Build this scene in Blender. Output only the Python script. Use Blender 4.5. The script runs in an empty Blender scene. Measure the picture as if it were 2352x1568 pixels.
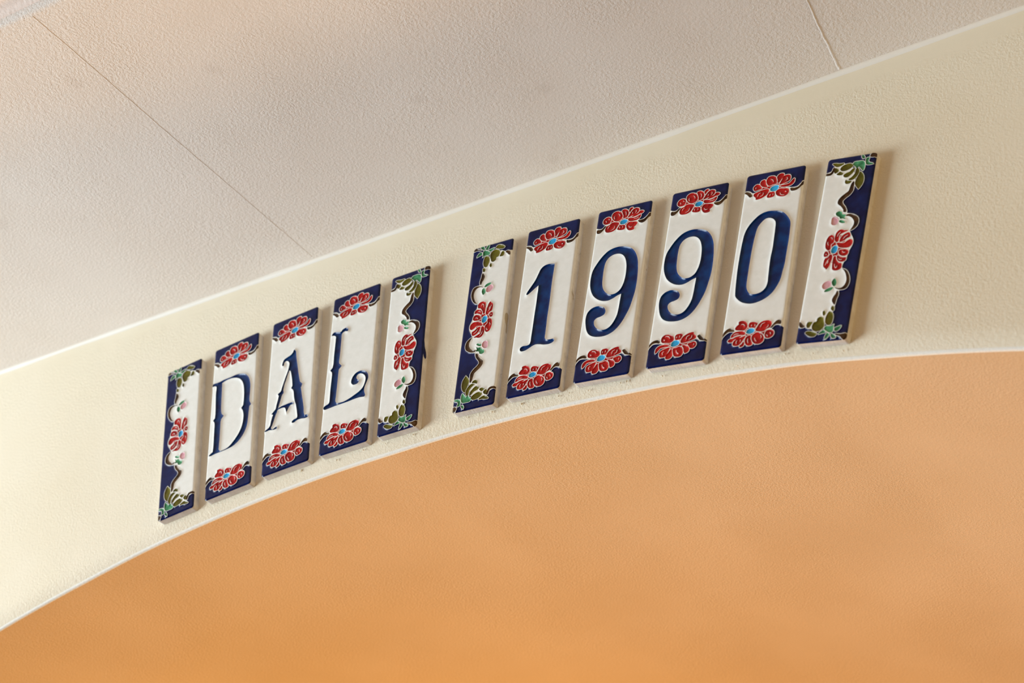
import bpy, math, random
import numpy as np
from mathutils import Vector, Matrix
from mathutils.geometry import delaunay_2d_cdt
from mathutils.kdtree import KDTree

# ------------------------------------------------------------------ frame
# X to the right along the arch wall, Y into the wall, Z up (metres).
# The arch wall is the plane Y = 0; the row of tiles hangs about 2.3 m up.
H0 = 2.3
sc = bpy.context.scene
COL = sc.collection

# ------------------------------------------------------------------ camera
def front(v):                      # (x, up, towards the viewer) in mm -> world
    return Vector((v[0], -v[2], v[1]))

cam_pos = (468.512, -598.535, 716.534)
cam_rot = ((0.8448811, 0.2579820, 0.4686377),
           (0.0574326, 0.8272268, -0.5589251),
           (-0.5318623, 0.4991403, 0.6840917))
cam = bpy.data.cameras.new('camera')
cam.sensor_width = 36.0
cam.lens = 4383.04 / 2352 * 36.0
cam.clip_start = 0.02
cam.dof.use_dof = True
cam.dof.focus_distance = 1.035
cam.dof.aperture_fstop = 10.0
cam_ob = bpy.data.objects.new('camera', cam)
COL.objects.link(cam_ob)
axes = [front([cam_rot[r][c] for r in range(3)]) for c in range(3)]
m = Matrix((axes[0], axes[1], axes[2])).transposed().to_4x4()
m.translation = front(cam_pos) / 1000 + Vector((0, 0, H0))
cam_ob.matrix_world = m
sc.camera = cam_ob

# ------------------------------------------------------------------ light
world = bpy.data.worlds.new('world')
sc.world = world
world.use_nodes = True
bg = world.node_tree.nodes['Background']
bg.inputs[0].default_value = (1.0, 0.50, 0.22, 1)
bg.inputs[1].default_value = 0.03

def area_light(name, loc, target, sx, sy, power, color):
    d = bpy.data.lights.new(name, 'AREA')
    d.shape = 'RECTANGLE'; d.size = sx; d.size_y = sy
    d.energy = power; d.color = color
    o = bpy.data.objects.new(name, d)
    COL.objects.link(o)
    o.location = loc
    o.rotation_euler = (Vector(target) - Vector(loc)).to_track_quat('-Z', 'Y').to_euler()
    return o

# the window at the left end of the room, cool daylight raking along the wall
area_light('window_daylight', (-1.90, -0.80, 1.74), (-0.1, 0.0, 2.28), 1.15, 1.0, 67, (0.80, 0.93, 1.0))
# the warm lamp in the room beyond the arch
area_light('room_lamp', (-0.72, 0.74, 1.62), (-0.30, 0.25, 2.2), 0.4, 0.4, 10.8, (1.0, 0.53, 0.10))
# daylight thrown up from the floor in front of the arch
area_light('floor_bounce', (0.45, -0.45, 0.35), (0.25, -0.05, 2.3), 1.2, 0.8, 2.4, (1.0, 0.96, 0.94))
# added warm fill from the right, with no known source
area_light('right_warm_fill', (1.70, -0.50, 2.10), (0.2, 0.0, 2.28), 0.5, 0.5, 6.5, (1.0, 0.72, 0.26))

vs = sc.view_settings
vs.view_transform = 'Standard'
vs.look = 'None'
vs.gamma = 1.0
vs.use_curve_mapping = False
vs.exposure = -0.07
sc.cycles.max_bounces = 8

# ------------------------------------------------------------------ materials
def new_mat(name):
    mt = bpy.data.materials.new(name)
    mt.use_nodes = True
    nt = mt.node_tree
    return mt, nt, nt.nodes['Principled BSDF']

def N(nt, kind, **kw):
    n = nt.nodes.new(kind)
    for k, v in kw.items():
        setattr(n, k, v)
    return n

def noise(nt, vec, scale, detail=2.0, rough=0.5, dist=0.0):
    n = N(nt, 'ShaderNodeTexNoise')
    n.inputs['Scale'].default_value = scale
    n.inputs['Detail'].default_value = detail
    n.inputs['Roughness'].default_value = rough
    n.inputs['Distortion'].default_value = dist
    nt.links.new(vec, n.inputs['Vector'])
    return n.outputs['Fac']

def ramp(nt, fac, stops):
    r = N(nt, 'ShaderNodeValToRGB')
    cr = r.color_ramp
    while len(cr.elements) < len(stops):
        cr.elements.new(0.5)
    for e, (p, c) in zip(cr.elements, stops):
        e.position = p
        e.color = (*c, 1) if len(c) == 3 else c
    nt.links.new(fac, r.inputs[0])
    return r.outputs[0]

def math_node(nt, op, a, b=None):
    n = N(nt, 'ShaderNodeMath', operation=op)
    for i, v in enumerate((a, b)):
        if v is None:
            continue
        if isinstance(v, (int, float)):
            n.inputs[i].default_value = v
        else:
            nt.links.new(v, n.inputs[i])
    return n.outputs[0]

def plaster(name, lo, hi, grain, depth, smooth_top=None, spots=0.0, rough=0.75, broad=0.0):
    """hand-rolled wall paint: grainy relief and faint blotches"""
    mt, nt, b = new_mat(name)
    tc = N(nt, 'ShaderNodeTexCoord').outputs['Object']
    blot = noise(nt, tc, 9.0, 3.0, 0.55)
    col = ramp(nt, blot, [(0.35, lo), (0.65, hi)])
    if spots:
        sp = noise(nt, tc, 38.0, 1.0, 0.5)
        msk = ramp(nt, sp, [(0.70, (0, 0, 0)), (0.78, (spots,) * 3)])
        mx = N(nt, 'ShaderNodeMix', data_type='RGBA', blend_type='MULTIPLY')
        nt.links.new(msk, mx.inputs[0]); nt.links.new(col, mx.inputs[6])
        mx.inputs[7].default_value = (0.62, 0.55, 0.50, 1)
        col = mx.outputs[2]
    nt.links.new(col, b.inputs['Base Color'])
    b.inputs['Roughness'].default_value = rough
    b.inputs['Specular IOR Level'].default_value = 0.25
    n1 = noise(nt, tc, grain, 2.0, 0.5, 0.25)
    n2 = noise(nt, tc, grain * 2.3, 1.5, 0.5, 0.3)
    h = math_node(nt, 'ADD', n1, math_node(nt, 'MULTIPLY', n2, 0.45))
    h = math_node(nt, 'MULTIPLY', h, depth)
    patch = ramp(nt, noise(nt, tc, 14.0, 2.0, 0.5), [(0.25, (0.35,) * 3), (0.7, (1.0,) * 3)])
    h = math_node(nt, 'MULTIPLY', h, patch)
    if smooth_top is not None:           # trowelled strip along the ceiling joint
        sx = N(nt, 'ShaderNodeSeparateXYZ'); nt.links.new(tc, sx.inputs[0])
        wob = math_node(nt, 'MULTIPLY', noise(nt, tc, 40.0, 3.0, 0.6), 0.012)
        zz = math_node(nt, 'ADD', sx.outputs[2], wob)
        mr = N(nt, 'ShaderNodeMapRange')
        mr.inputs['From Min'].default_value = smooth_top - 0.004
        mr.inputs['From Max'].default_value = smooth_top + 0.003
        mr.inputs['To Min'].default_value = 1.0
        mr.inputs['To Max'].default_value = 0.08
        nt.links.new(zz, mr.inputs['Value'])
        h = math_node(nt, 'MULTIPLY', h, mr.outputs[0])
    if broad:
        h = math_node(nt, 'ADD', h, math_node(nt, 'MULTIPLY', noise(nt, tc, 7.0, 1.0, 0.5), broad))
    bp = N(nt, 'ShaderNodeBump')
    bp.inputs['Strength'].default_value = 1.0
    bp.inputs['Distance'].default_value = 1.0
    nt.links.new(h, bp.inputs['Height'])
    nt.links.new(bp.outputs[0], b.inputs['Normal'])
    return mt

def glaze(name, lo, hi, rough=0.16, scale=260.0, coat=0.0):
    """fired glaze: slightly clouded colour under a clear glossy surface"""
    mt, nt, b = new_mat(name)
    tc = N(nt, 'ShaderNodeTexCoord').outputs['Object']
    oi = N(nt, 'ShaderNodeObjectInfo')
    va = N(nt, 'ShaderNodeVectorMath', operation='ADD')
    nt.links.new(tc, va.inputs[0]); nt.links.new(oi.outputs['Location'], va.inputs[1])
    col = ramp(nt, noise(nt, va.outputs[0], scale, 2.0, 0.5), [(0.35, lo), (0.68, hi)])
    nt.links.new(col, b.inputs['Base Color'])
    b.inputs['Roughness'].default_value = rough
    b.inputs['Specular IOR Level'].default_value = 0.22
    bp = N(nt, 'ShaderNodeBump')
    bp.inputs['Strength'].default_value = 0.5
    bp.inputs['Distance'].default_value = 0.00012
    nt.links.new(noise(nt, va.outputs[0], 420.0, 1.0, 0.5), bp.inputs['Height'])
    nt.links.new(bp.outputs[0], b.inputs['Normal'])
    return mt

def bisque():
    """unglazed cut edge of a tile: saw marks, dust and brown mortar stains"""
    mt, nt, b = new_mat('bisque')
    tc = N(nt, 'ShaderNodeTexCoord').outputs['Object']
    oi = N(nt, 'ShaderNodeObjectInfo')
    va = N(nt, 'ShaderNodeVectorMath', operation='ADD')
    nt.links.new(tc, va.inputs[0]); nt.links.new(oi.outputs['Location'], va.inputs[1])
    v = va.outputs[0]
    base = ramp(nt, noise(nt, v, 180.0, 3.0, 0.6), [(0.3, (0.60, 0.54, 0.48)), (0.7, (0.74, 0.69, 0.64))])
    st = ramp(nt, noise(nt, v, 95.0, 4.0, 0.65, 0.5), [(0.63, (0, 0, 0)), (0.72, (0.75,) * 3)])
    mx = N(nt, 'ShaderNodeMix', data_type='RGBA', blend_type='MIX')
    nt.links.new(st, mx.inputs[0]); nt.links.new(base, mx.inputs[6])
    mx.inputs[7].default_value = (0.33, 0.24, 0.14, 1)
    nt.links.new(mx.outputs[2], b.inputs['Base Color'])
    b.inputs['Roughness'].default_value = 0.85
    b.inputs['Specular IOR Level'].default_value = 0.2
    mp = N(nt, 'ShaderNodeMapping')
    mp.inputs['Scale'].default_value = (1.0, 0.15, 1.0)
    nt.links.new(v, mp.inputs['Vector'])
    bp = N(nt, 'ShaderNodeBump')
    bp.inputs['Distance'].default_value = 0.0002
    bp.inputs['Strength'].default_value = 0.8
    nt.links.new(noise(nt, mp.outputs[0], 1500.0, 2.0, 0.6), bp.inputs['Height'])
    nt.links.new(bp.outputs[0], b.inputs['Normal'])
    return mt

ZC = 0.0953                                    # ceiling joint above H0
M = {
    'wall': plaster('cream_plaster', (0.84, 0.74, 0.565), (0.88, 0.79, 0.63), 680.0, 0.00038, smooth_top=ZC - 0.006 + H0),
    'ceil': plaster('pale_plaster', (0.75, 0.67, 0.60), (0.79, 0.72, 0.66), 600.0, 0.00040, spots=0.16, broad=0.003),
    'soffit': plaster('peach_plaster', (0.68, 0.475, 0.295), (0.72, 0.515, 0.335), 800.0, 0.00026, broad=0.003),
    'front': plaster('blush_plaster', (0.82, 0.68, 0.60), (0.86, 0.73, 0.65), 310.0, 0.0003),
    'bead': plaster('white_edge_paint', (0.88, 0.84, 0.76), (0.92, 0.89, 0.82), 600.0, 0.00016, rough=0.5),
    'fillet': plaster('pale_joint', (0.84, 0.78, 0.70), (0.88, 0.83, 0.76), 200.0, 0.00006, rough=0.38),
    'floor': plaster('terracotta', (0.42, 0.20, 0.10), (0.50, 0.26, 0.14), 60.0, 0.0004),
    'smear': plaster('brown_mortar', (0.36, 0.28, 0.18), (0.50, 0.40, 0.27), 500.0, 0.0004),
    'bisque': bisque(),
    'white': glaze('ivory_glaze', (0.84, 0.82, 0.765), (0.88, 0.86, 0.81), rough=0.2),
    'blue': glaze('navy_glaze', (0.003, 0.0045, 0.046), (0.005, 0.012, 0.085), scale=150.0),
    'letter': glaze('cobalt_glaze', (0.0012, 0.012, 0.080), (0.0015, 0.036, 0.155), scale=170.0),
    'petal': glaze('red_glaze', (0.34, 0.004, 0.004), (0.54, 0.012, 0.009)),
    'center': glaze('sky_blue_glaze', (0.02, 0.28, 0.58), (0.05, 0.46, 0.80)),
    'leaf': glaze('olive_glaze', (0.085, 0.072, 0.003), (0.15, 0.13, 0.008)),
    'green_leaf': glaze('green_glaze', (0.02, 0.14, 0.05), (0.10, 0.36, 0.17)),
    'stem': glaze('brown_glaze', (0.032, 0.013, 0.004), (0.11, 0.050, 0.014)),
    'bud': glaze('pink_glaze', (0.62, 0.28, 0.32), (0.74, 0.42, 0.45)),
}

# ------------------------------------------------------------------ mesh helpers
def mesh_ob(name, verts, faces, mat, parent=None, smooth=True, link=True):
    me = bpy.data.meshes.new(name)
    me.from_pydata([tuple(v) for v in verts], [], [tuple(f) for f in faces])
    me.materials.append(mat)
    if smooth:
        me.polygons.foreach_set('use_smooth', [True] * len(me.polygons))
    me.update()
    o = bpy.data.objects.new(name, me)
    COL.objects.link(o)
    o.parent = parent
    return o

def empty(name, loc, ry):
    o = bpy.data.objects.new(name, None)
    o.empty_display_size = 0.02
    COL.objects.link(o)
    o.location = loc
    o.rotation_euler = (0, ry, 0)
    return o

def grid_ob(name, rows, mat, parent=None, flip=False):
    """rows of equally many points -> one quad sheet"""
    nr, nc = len(rows), len(rows[0])
    v = [p for r in rows for p in r]
    f = []
    for i in range(nr - 1):
        for j in range(nc - 1):
            q = (i * nc + j, i * nc + j + 1, (i + 1) * nc + j + 1, (i + 1) * nc + j)
            f.append(q[::-1] if flip else q)
    return mesh_ob(name, v, f, mat, parent)

def structure(o, label, cat):
    o['kind'] = 'structure'
    o['label'] = label
    o['category'] = cat
    return o

# ------------------------------------------------------------------ the setting
AX, AZ, AR = -0.0535, H0 - 1.2264, 1.1640       # the arch: centre and radius
WX = [-.7, -.385, -.350, -.318, -.280, -.258, -.197, -.132, -.097, -.049, -.018, .027, .059, .108, .149, .185, .5]
WV = [0, -.6, -.4, -.3, .5, .6, .3, -.2, -.8, -.5, -.5, -.7, -.4, .2, .6, .0, 0]
def wob(x):                                      # the arch is not quite a true circle
    return float(np.interp(x, WX, WV)) / 1000
def ceil_z(x):
    return H0 + ZC + 0.0079 * (x + 0.083)

def arch_path(dr):
    """points (x, z) from the left jamb's foot over the arch to the right one"""
    a1 = math.asin(0.9 / AR)
    pts = [(AX - 0.9 - dr, z) for z in np.linspace(0.0, AZ + AR * math.cos(a1), 24)[:-1]]
    for a in np.linspace(-a1, a1, 321):
        x = AX + AR * math.sin(a)
        r = AR + dr + wob(x)
        pts.append((AX + r * math.sin(a), AZ + r * math.cos(a)))
    pts += [(AX + 0.9 + dr, z) for z in np.linspace(0.0, AZ + AR * math.cos(a1), 24)[:-1]][::-1]
    return pts

BR = 0.0016                                      # rounding of the arch edge
edge = arch_path(BR + 0.0016)
# arch wall: sheet from the arch edge out to ceiling, sides and floor
XL, XR = -1.7, 1.6
outer = []
for (x, z) in edge:
    if z < AZ + 0.70 and x < AX:
        outer.append((XL, z))
    elif z < AZ + 0.70 and x > AX:
        outer.append((XR, z))
    else:
        k = (x - (AX - 0.92)) / 1.84
        xo = XL + (XR - XL) * min(1, max(0, k))
        xo = x * 1.0 if abs(x - AX) < 0.7 else x + (xo - x) * (abs(x - AX) - 0.7) / 0.2
        outer.append((min(XR, max(XL, xo)), ceil_z(xo)))
rows = []
def lean(d):                                     # the face eases back towards the arch edge
    return 0.0026 * max(0.0, 1 - d / 0.011) ** 2
for s in list(np.linspace(0, 0.011, 9)) + [0.03, 0.06, 0.1, 0.2, 0.4, 0.7, 1.0]:
    row = []
    for (a, b) in zip(edge, outer):
        L = math.hypot(b[0] - a[0], b[1] - a[1])
        d = s if s < 0.0111 else 0.011 + (L - 0.011) * (s - 0.011) / 0.989
        k = d / L
        row.append((a[0] + (b[0] - a[0]) * k, lean(d), a[1] + (b[1] - a[1]) * k))
    rows.append(row)
wall = structure(grid_ob('wall_back', rows, M['wall']),
                 'cream textured plaster wall face above the arch, carrying the tiles', 'wall')
# rounded, whiter painted edge of the arch
rows = []
for q in np.linspace(0, math.pi / 2, 7):
    rows.append([(x, 0.0026 + BR * (1 - math.cos(q)), z) for (x, z) in arch_path(0.0016 + BR * (1 - math.sin(q)))])
structure(grid_ob('trim_1', rows, M['bead']),
          'thin whitish rounded paint edge along the lower arch', 'trim')
# soffit of the arch
pth = arch_path(0.0016)
rows = [[(x, y, z) for (x, z) in pth] for y in (BR + 0.0026, 0.01, 0.05, 0.15, 0.3, 0.5, 0.7)]
structure(grid_ob('arch_soffit', rows, M['soffit'], flip=False),
          'warm orange peach curved plaster underside of the arch', 'arch')

# ceiling strip in front of the wall, its joint fillet paler than both
CD, CR_ = 0.250, 0.0020
xs_ = np.linspace(XL, XR, 67)
rows = [[(x, -y, ceil_z(x)) for x in xs_] for y in (0.0, 0.03, 0.08, 0.14, 0.2, CD - 0.004)]
for q in np.linspace(0, math.pi / 2, 6)[1:]:      # rounded outer edge
    rows.append([(x, -(CD - 0.004) - 0.004 * math.sin(q), ceil_z(x) + 0.004 * (1 - math.cos(q))) for x in xs_])
ceiling = structure(grid_ob('ceiling', rows, M['ceil'], flip=True),
                    'pale flat plaster ceiling of the recess above the tiles', 'ceiling')
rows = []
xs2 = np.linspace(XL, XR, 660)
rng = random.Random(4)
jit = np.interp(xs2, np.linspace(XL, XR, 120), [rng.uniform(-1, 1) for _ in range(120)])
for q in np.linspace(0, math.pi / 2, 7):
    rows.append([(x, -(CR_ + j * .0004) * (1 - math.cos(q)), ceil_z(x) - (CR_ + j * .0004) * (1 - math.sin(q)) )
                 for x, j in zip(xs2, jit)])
structure(grid_ob('trim_2', rows, M['fillet']),
          'smooth white joint line where wall meets ceiling', 'trim')
rows = [[(x, -y, ceil_z(x) + z) for x in xs_] for y, z in ((CD, 0.004), (CD + 0.0005, 0.006), (CD + 0.003, 0.0075), (CD + 0.1, 0.0075), (CD + 0.5, 0.0075), (CD + 1.2, 0.0075))]
structure(grid_ob('ceiling_front', rows, M['front'], flip=True),
          'blush plaster ceiling beyond the shallow step, top left corner', 'ceiling')
structure(mesh_ob('floor', [(-4, -4, 0), (4, -4, 0), (4, 4, 0), (-4, 4, 0)], [(0, 1, 2, 3)], M['floor']),
          'terracotta floor of the room below', 'floor')

def seam(x0, x1, y0, y1, w0, w1, h, seed):
    """a slightly raised plaster joint running across the ceiling"""
    r = random.Random(seed)
    n = 60
    rows = []
    off = 0.0
    cs = []
    for i in range(n + 1):
        k = i / n
        off = off * 0.8 + r.uniform(-1, 1) * 0.00012
        cs.append((x0 + (x1 - x0) * k + off, y0 + (y1 - y0) * k, w0 + (w1 - w0) * k))
    for s, hh in ((-1, 0.0), (-0.45, 1.0), (0.1, 1.0), (1, 0.0)):
        rows.append([(c[0] + s * c[2], c[1], ceil_z(c[0]) + 0.0002 - h * hh) for c in cs])
    return grid_ob('seam', rows, M['ceil'], ceiling, flip=True)
seam(-0.173, -0.1755, -0.004, -0.246, 0.0006, 0.0004, 0.00035, 1)
seam(0.178, 0.1865, -0.003, -0.075, 0.0014, 0.0004, 0.0005, 2)

# crumbs of old adhesive on the wall below the tiles
CRUMBS = [[-118.0, -56.6], [-136.3, -58.2], [-102.9, -56.5], [-32.5, -55.8], [-48.8, -54.8], [-13.7, -56.0], [9.5, -57.9], [27.8, -59.6], [16.2, -57.8], [50.8, -60.8], [47.1, -60.6], [71.7, -63.7], [95.3, -67.1], [114.5, -70.2], [140.3, -71.3], [155.2, -75.4], [171.0, -78.7], [-84.2, -55.9], [-161.7, -58.4], [-164.3, -55.6], [-201.5, -64.0]]
for i, (cx, cz) in enumerate(CRUMBS):
    r = random.Random(50 + i)
    v, f = [], []
    nr, ns = 3, 8
    ph = r.uniform(0, 6.28)
    sz = r.uniform(0.45, 0.95)
    for a in range(nr + 1):
        t = a / nr * math.pi / 2
        for s in range(ns):
            w = s / ns * 2 * math.pi
            k = r.uniform(0.5, 1.35)
            u, w2 = sz * 0.0010 * math.cos(t) * math.cos(w) * k, sz * 0.0006 * math.cos(t) * math.sin(w) * k
            v.append((cx / 1000 + u * math.cos(ph) - w2 * math.sin(ph), -0.0004 * math.sin(t) * k + 0.0002,
                      H0 + cz / 1000 + u * math.sin(ph) + w2 * math.cos(ph)))
    for a in range(nr):
        for s in range(ns):
            f.append((a * ns + s, a * ns + (s + 1) % ns, (a + 1) * ns + (s + 1) % ns, (a + 1) * ns + s))
    mesh_ob('plaster_crumb', v, f, M['wall'], wall)

# ------------------------------------------------------------------ outlines of the painted relief, in mm from the tile centre
LETTERS = {
 'D': ['-16.72,26.37* -15.90,28.10 -14.25,28.19 -11.62,27.92 -7.39,28.21 -2.66,28.06 2.03,28.14 6.31,27.16 9.21,25.57 11.48,22.78 12.84,19.48 13.54,15.56 13.60,10.56 13.44,5.69 13.72,3.34* 14.96,1.05* 13.78,-0.03* 13.52,-3.26 13.30,-7.15 12.96,-11.42 12.18,-15.06 10.57,-18.35 8.46,-21.00 5.86,-23.02 2.75,-24.41 -1.33,-24.89 -6.37,-24.96 -10.51,-24.87 -13.72,-25.14 -15.38,-24.63* -14.30,-23.61 -12.52,-22.78* -12.25,-18.95 -12.38,-12.31 -12.48,-6.08 -12.56,-2.49 -13.00,-0.97* -13.90,0.37* -12.60,1.77* -12.51,5.55 -12.94,13.85 -13.22,20.79 -13.03,24.60 -13.59,25.75 -14.57,26.16', '-8.66,26.21* -5.88,26.88 -2.11,26.91 1.23,26.05 4.64,24.07 6.93,21.05 8.24,17.32 8.92,11.61 9.00,6.62 8.79,2.68* 7.40,1.24* 8.81,-1.34* 9.45,-4.26 9.45,-7.80 8.79,-11.95 7.41,-15.34 5.33,-18.45 2.54,-21.28 -0.50,-23.56 -3.66,-24.28 -6.67,-23.97 -7.90,-22.84* -7.78,-15.01 -7.80,-8.39 -7.86,-3.04 -7.50,-0.96* -5.69,0.99* -7.45,2.82* -8.02,5.52 -8.34,11.96 -8.51,18.83'],
 'A': ['2.10,27.94* 3.16,25.94 3.62,22.61 4.72,16.82 5.77,11.52 6.82,6.26 7.77,2.38* 9.72,0.10* 8.87,-2.42* 9.81,-7.56 10.80,-12.26 11.85,-17.81 12.23,-21.38 12.87,-23.11 14.20,-23.18 15.49,-24.08 15.01,-25.39 13.04,-25.51 10.35,-24.86 7.70,-24.83 5.33,-25.66 3.75,-25.29 3.76,-24.23 5.17,-23.47 7.14,-23.13 7.48,-21.76* 6.71,-17.19 5.74,-12.95 4.92,-10.92* 4.15,-7.59 3.48,-3.42 2.82,-1.64* 1.44,-0.02* 2.23,1.43* 1.70,5.59 0.97,9.40 0.03,12.86 -0.70,13.59* -1.66,11.30 -2.75,7.74 -3.84,4.19 -4.36,0.43* -3.98,-1.03 -5.10,-2.79 -5.79,-5.59 -6.67,-8.74 -7.17,-10.94* -4.96,-10.46 -2.27,-10.38 0.41,-10.31 3.11,-10.58 4.28,-11.32 3.89,-12.04 1.89,-12.16 0.66,-13.64 -0.12,-15.08 -0.91,-16.51* -1.54,-14.12 -2.33,-12.53 -3.94,-11.92 -6.19,-11.95 -7.51,-12.33 -8.06,-13.85 -9.00,-16.10 -9.87,-19.22 -10.78,-21.89 -11.48,-23.14 -11.27,-24.07 -10.10,-24.71 -8.59,-23.98 -7.01,-24.13 -7.16,-25.14 -8.70,-25.43 -10.50,-25.20 -12.80,-24.58 -14.81,-24.71 -16.86,-24.39* -15.13,-23.52 -13.41,-22.65 -12.40,-21.30 -11.96,-18.45 -11.28,-15.68 -10.72,-14.38* -12.13,-13.64* -10.45,-12.10 -9.20,-10.83 -8.76,-7.96 -8.08,-5.16 -7.54,-2.31* -8.44,-0.65* -6.28,0.72 -5.56,3.08 -4.48,6.64 -3.19,10.56 -2.07,13.68 -1.41,16.99 -1.35,19.19 -2.39,20.95 -4.03,21.59 -5.10,20.66 -5.51,18.81 -6.59,19.23 -6.52,21.22 -5.54,23.30 -3.54,24.09 -0.86,24.83 0.65,26.03 1.43,27.75'],
 'L': ['-3.26,28.06 -3.57,26.62 -5.38,27.04 -6.90,26.70 -7.69,25.66 -7.67,22.36 -7.63,16.24 -7.59,10.15 -7.82,6.35 -7.59,4.98* -5.50,2.56* -7.37,0.62* -7.46,-2.77 -7.47,-7.02 -7.52,-12.93 -7.61,-18.37 -7.62,-21.30 -6.50,-22.83 -3.85,-23.35 -1.25,-23.36 2.12,-22.58 5.45,-21.37 8.75,-19.94 11.15,-18.01 12.40,-15.29 12.79,-12.48 12.15,-10.16 10.47,-8.34 8.45,-7.45 6.77,-7.94 6.13,-9.42 6.83,-10.92 8.23,-12.02 7.52,-13.67 5.62,-14.10 3.85,-13.64 2.66,-12.07 2.63,-9.95 3.51,-7.92 5.30,-6.18 7.84,-5.55 10.47,-6.01 12.76,-7.41 14.24,-9.60 14.70,-12.27 14.05,-14.58 13.18,-16.80 12.58,-18.69 12.60,-20.78 13.61,-23.81* 13.04,-24.67 9.58,-24.16 5.72,-24.16 1.44,-24.44 -2.87,-24.50 -7.19,-24.57 -11.51,-24.85 -14.77,-24.94 -15.96,-24.05 -15.87,-22.83 -14.43,-22.04 -12.73,-21.53 -12.08,-20.28 -12.08,-17.34 -12.18,-12.25 -12.15,-6.32 -12.11,-1.64 -12.38,0.16* -13.80,1.92* -12.27,3.34* -11.89,6.01 -12.03,11.67 -12.00,17.75 -12.00,23.00 -12.12,25.45 -13.35,26.54 -15.42,27.04* -14.68,28.55 -13.16,29.03 -10.86,28.40 -8.80,27.80 -7.78,28.77 -6.07,29.49 -4.27,29.29'],
 '1': ['4.61,26.84* 4.47,23.03 4.34,17.54 4.28,12.47 4.33,7.83 4.36,2.79 4.29,-3.02 4.16,-8.37 4.24,-13.75 4.26,-18.68 4.36,-21.97 5.64,-23.08 8.12,-23.46 9.93,-23.48 10.66,-24.46 9.81,-25.68 7.67,-26.32 4.41,-26.04 1.45,-25.15 -1.05,-24.70 -3.03,-25.13 -5.33,-26.23 -7.66,-27.12 -10.13,-27.08 -11.19,-25.90 -10.89,-24.54 -9.34,-23.88 -6.85,-24.04 -5.28,-23.59 -4.69,-21.89* -4.72,-18.61 -4.61,-13.28 -4.56,-7.50 -4.46,-2.12 -4.35,3.29 -4.40,8.35 -4.32,10.86 -4.46,14.50* -6.48,13.10 -8.75,11.35 -10.86,9.98 -11.85,10.23 -11.50,11.62 -9.25,15.08 -7.19,18.38 -5.61,22.25 -4.35,25.34 -2.48,26.99 0.37,27.53'],
 '9': ['2.10,27.11 6.00,25.98 9.17,23.94 11.69,20.55 13.41,16.28 14.21,11.81 14.71,6.59 14.86,1.46 14.58,-3.96 13.81,-8.84 12.69,-14.03 10.90,-18.65 8.99,-22.41 6.60,-25.65 3.68,-27.96 -0.20,-29.25 -4.30,-29.19 -8.14,-28.19 -10.90,-26.31 -12.65,-23.46 -13.80,-19.47 -14.26,-15.59 -13.63,-12.35 -11.66,-10.22 -8.88,-9.32 -5.94,-9.64 -3.45,-11.09 -2.29,-13.43 -2.82,-15.42 -4.94,-16.45 -7.33,-17.01 -8.57,-18.43 -8.18,-21.02 -6.38,-23.47 -3.70,-24.92 -0.79,-25.21 1.88,-23.88 3.91,-20.97 5.25,-17.49 5.70,-13.41 5.87,-8.84 6.05,-4.24* 3.70,-5.00 1.01,-6.33 -1.78,-7.01 -5.15,-6.51 -8.28,-5.00 -11.40,-2.22 -13.37,1.19 -14.62,5.32 -14.92,10.13 -14.35,14.76 -12.25,19.07 -9.46,23.01 -6.10,25.95 -2.09,27.21', '0.64,22.66 3.31,21.39 5.33,18.77 6.62,14.81 7.10,10.41 7.07,6.14 6.41,2.03 4.84,-1.44 2.21,-3.21 -0.87,-3.27 -3.81,-1.49 -5.88,1.29 -6.91,4.93 -7.25,9.30 -7.32,14.06 -6.88,18.29 -5.39,20.99 -2.68,22.55'],
 '0': ['3.40,28.12 6.95,27.12 9.92,24.66 12.46,21.06 13.34,18.63 13.60,13.66 13.68,8.75 13.56,3.91 13.44,-0.92 13.25,-6.51 12.70,-10.81 12.15,-15.09 10.80,-18.83 8.69,-22.43 5.71,-25.10 2.21,-26.69 -1.79,-27.42 -5.64,-26.80 -8.87,-25.28 -12.20,-21.94 -12.84,-18.83 -13.29,-11.92 -13.54,-4.99 -13.53,1.53 -13.40,7.25 -13.15,12.15 -12.64,16.61 -11.27,20.50 -8.70,24.17 -5.29,27.26 -1.24,28.54', '0.89,24.08 3.15,22.89 4.57,20.75 4.92,16.14 5.02,10.38 5.03,4.67 4.66,-0.94 4.68,-6.59 4.89,-12.24 4.93,-16.64 3.85,-19.64 1.48,-21.43 -1.83,-21.87 -4.39,-21.04 -6.28,-18.33 -6.89,-15.43 -7.00,-9.38 -6.97,-2.91 -6.88,3.19 -6.68,8.47 -6.20,14.56 -5.34,19.36 -3.45,22.31 -1.39,23.99'],
}
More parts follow.
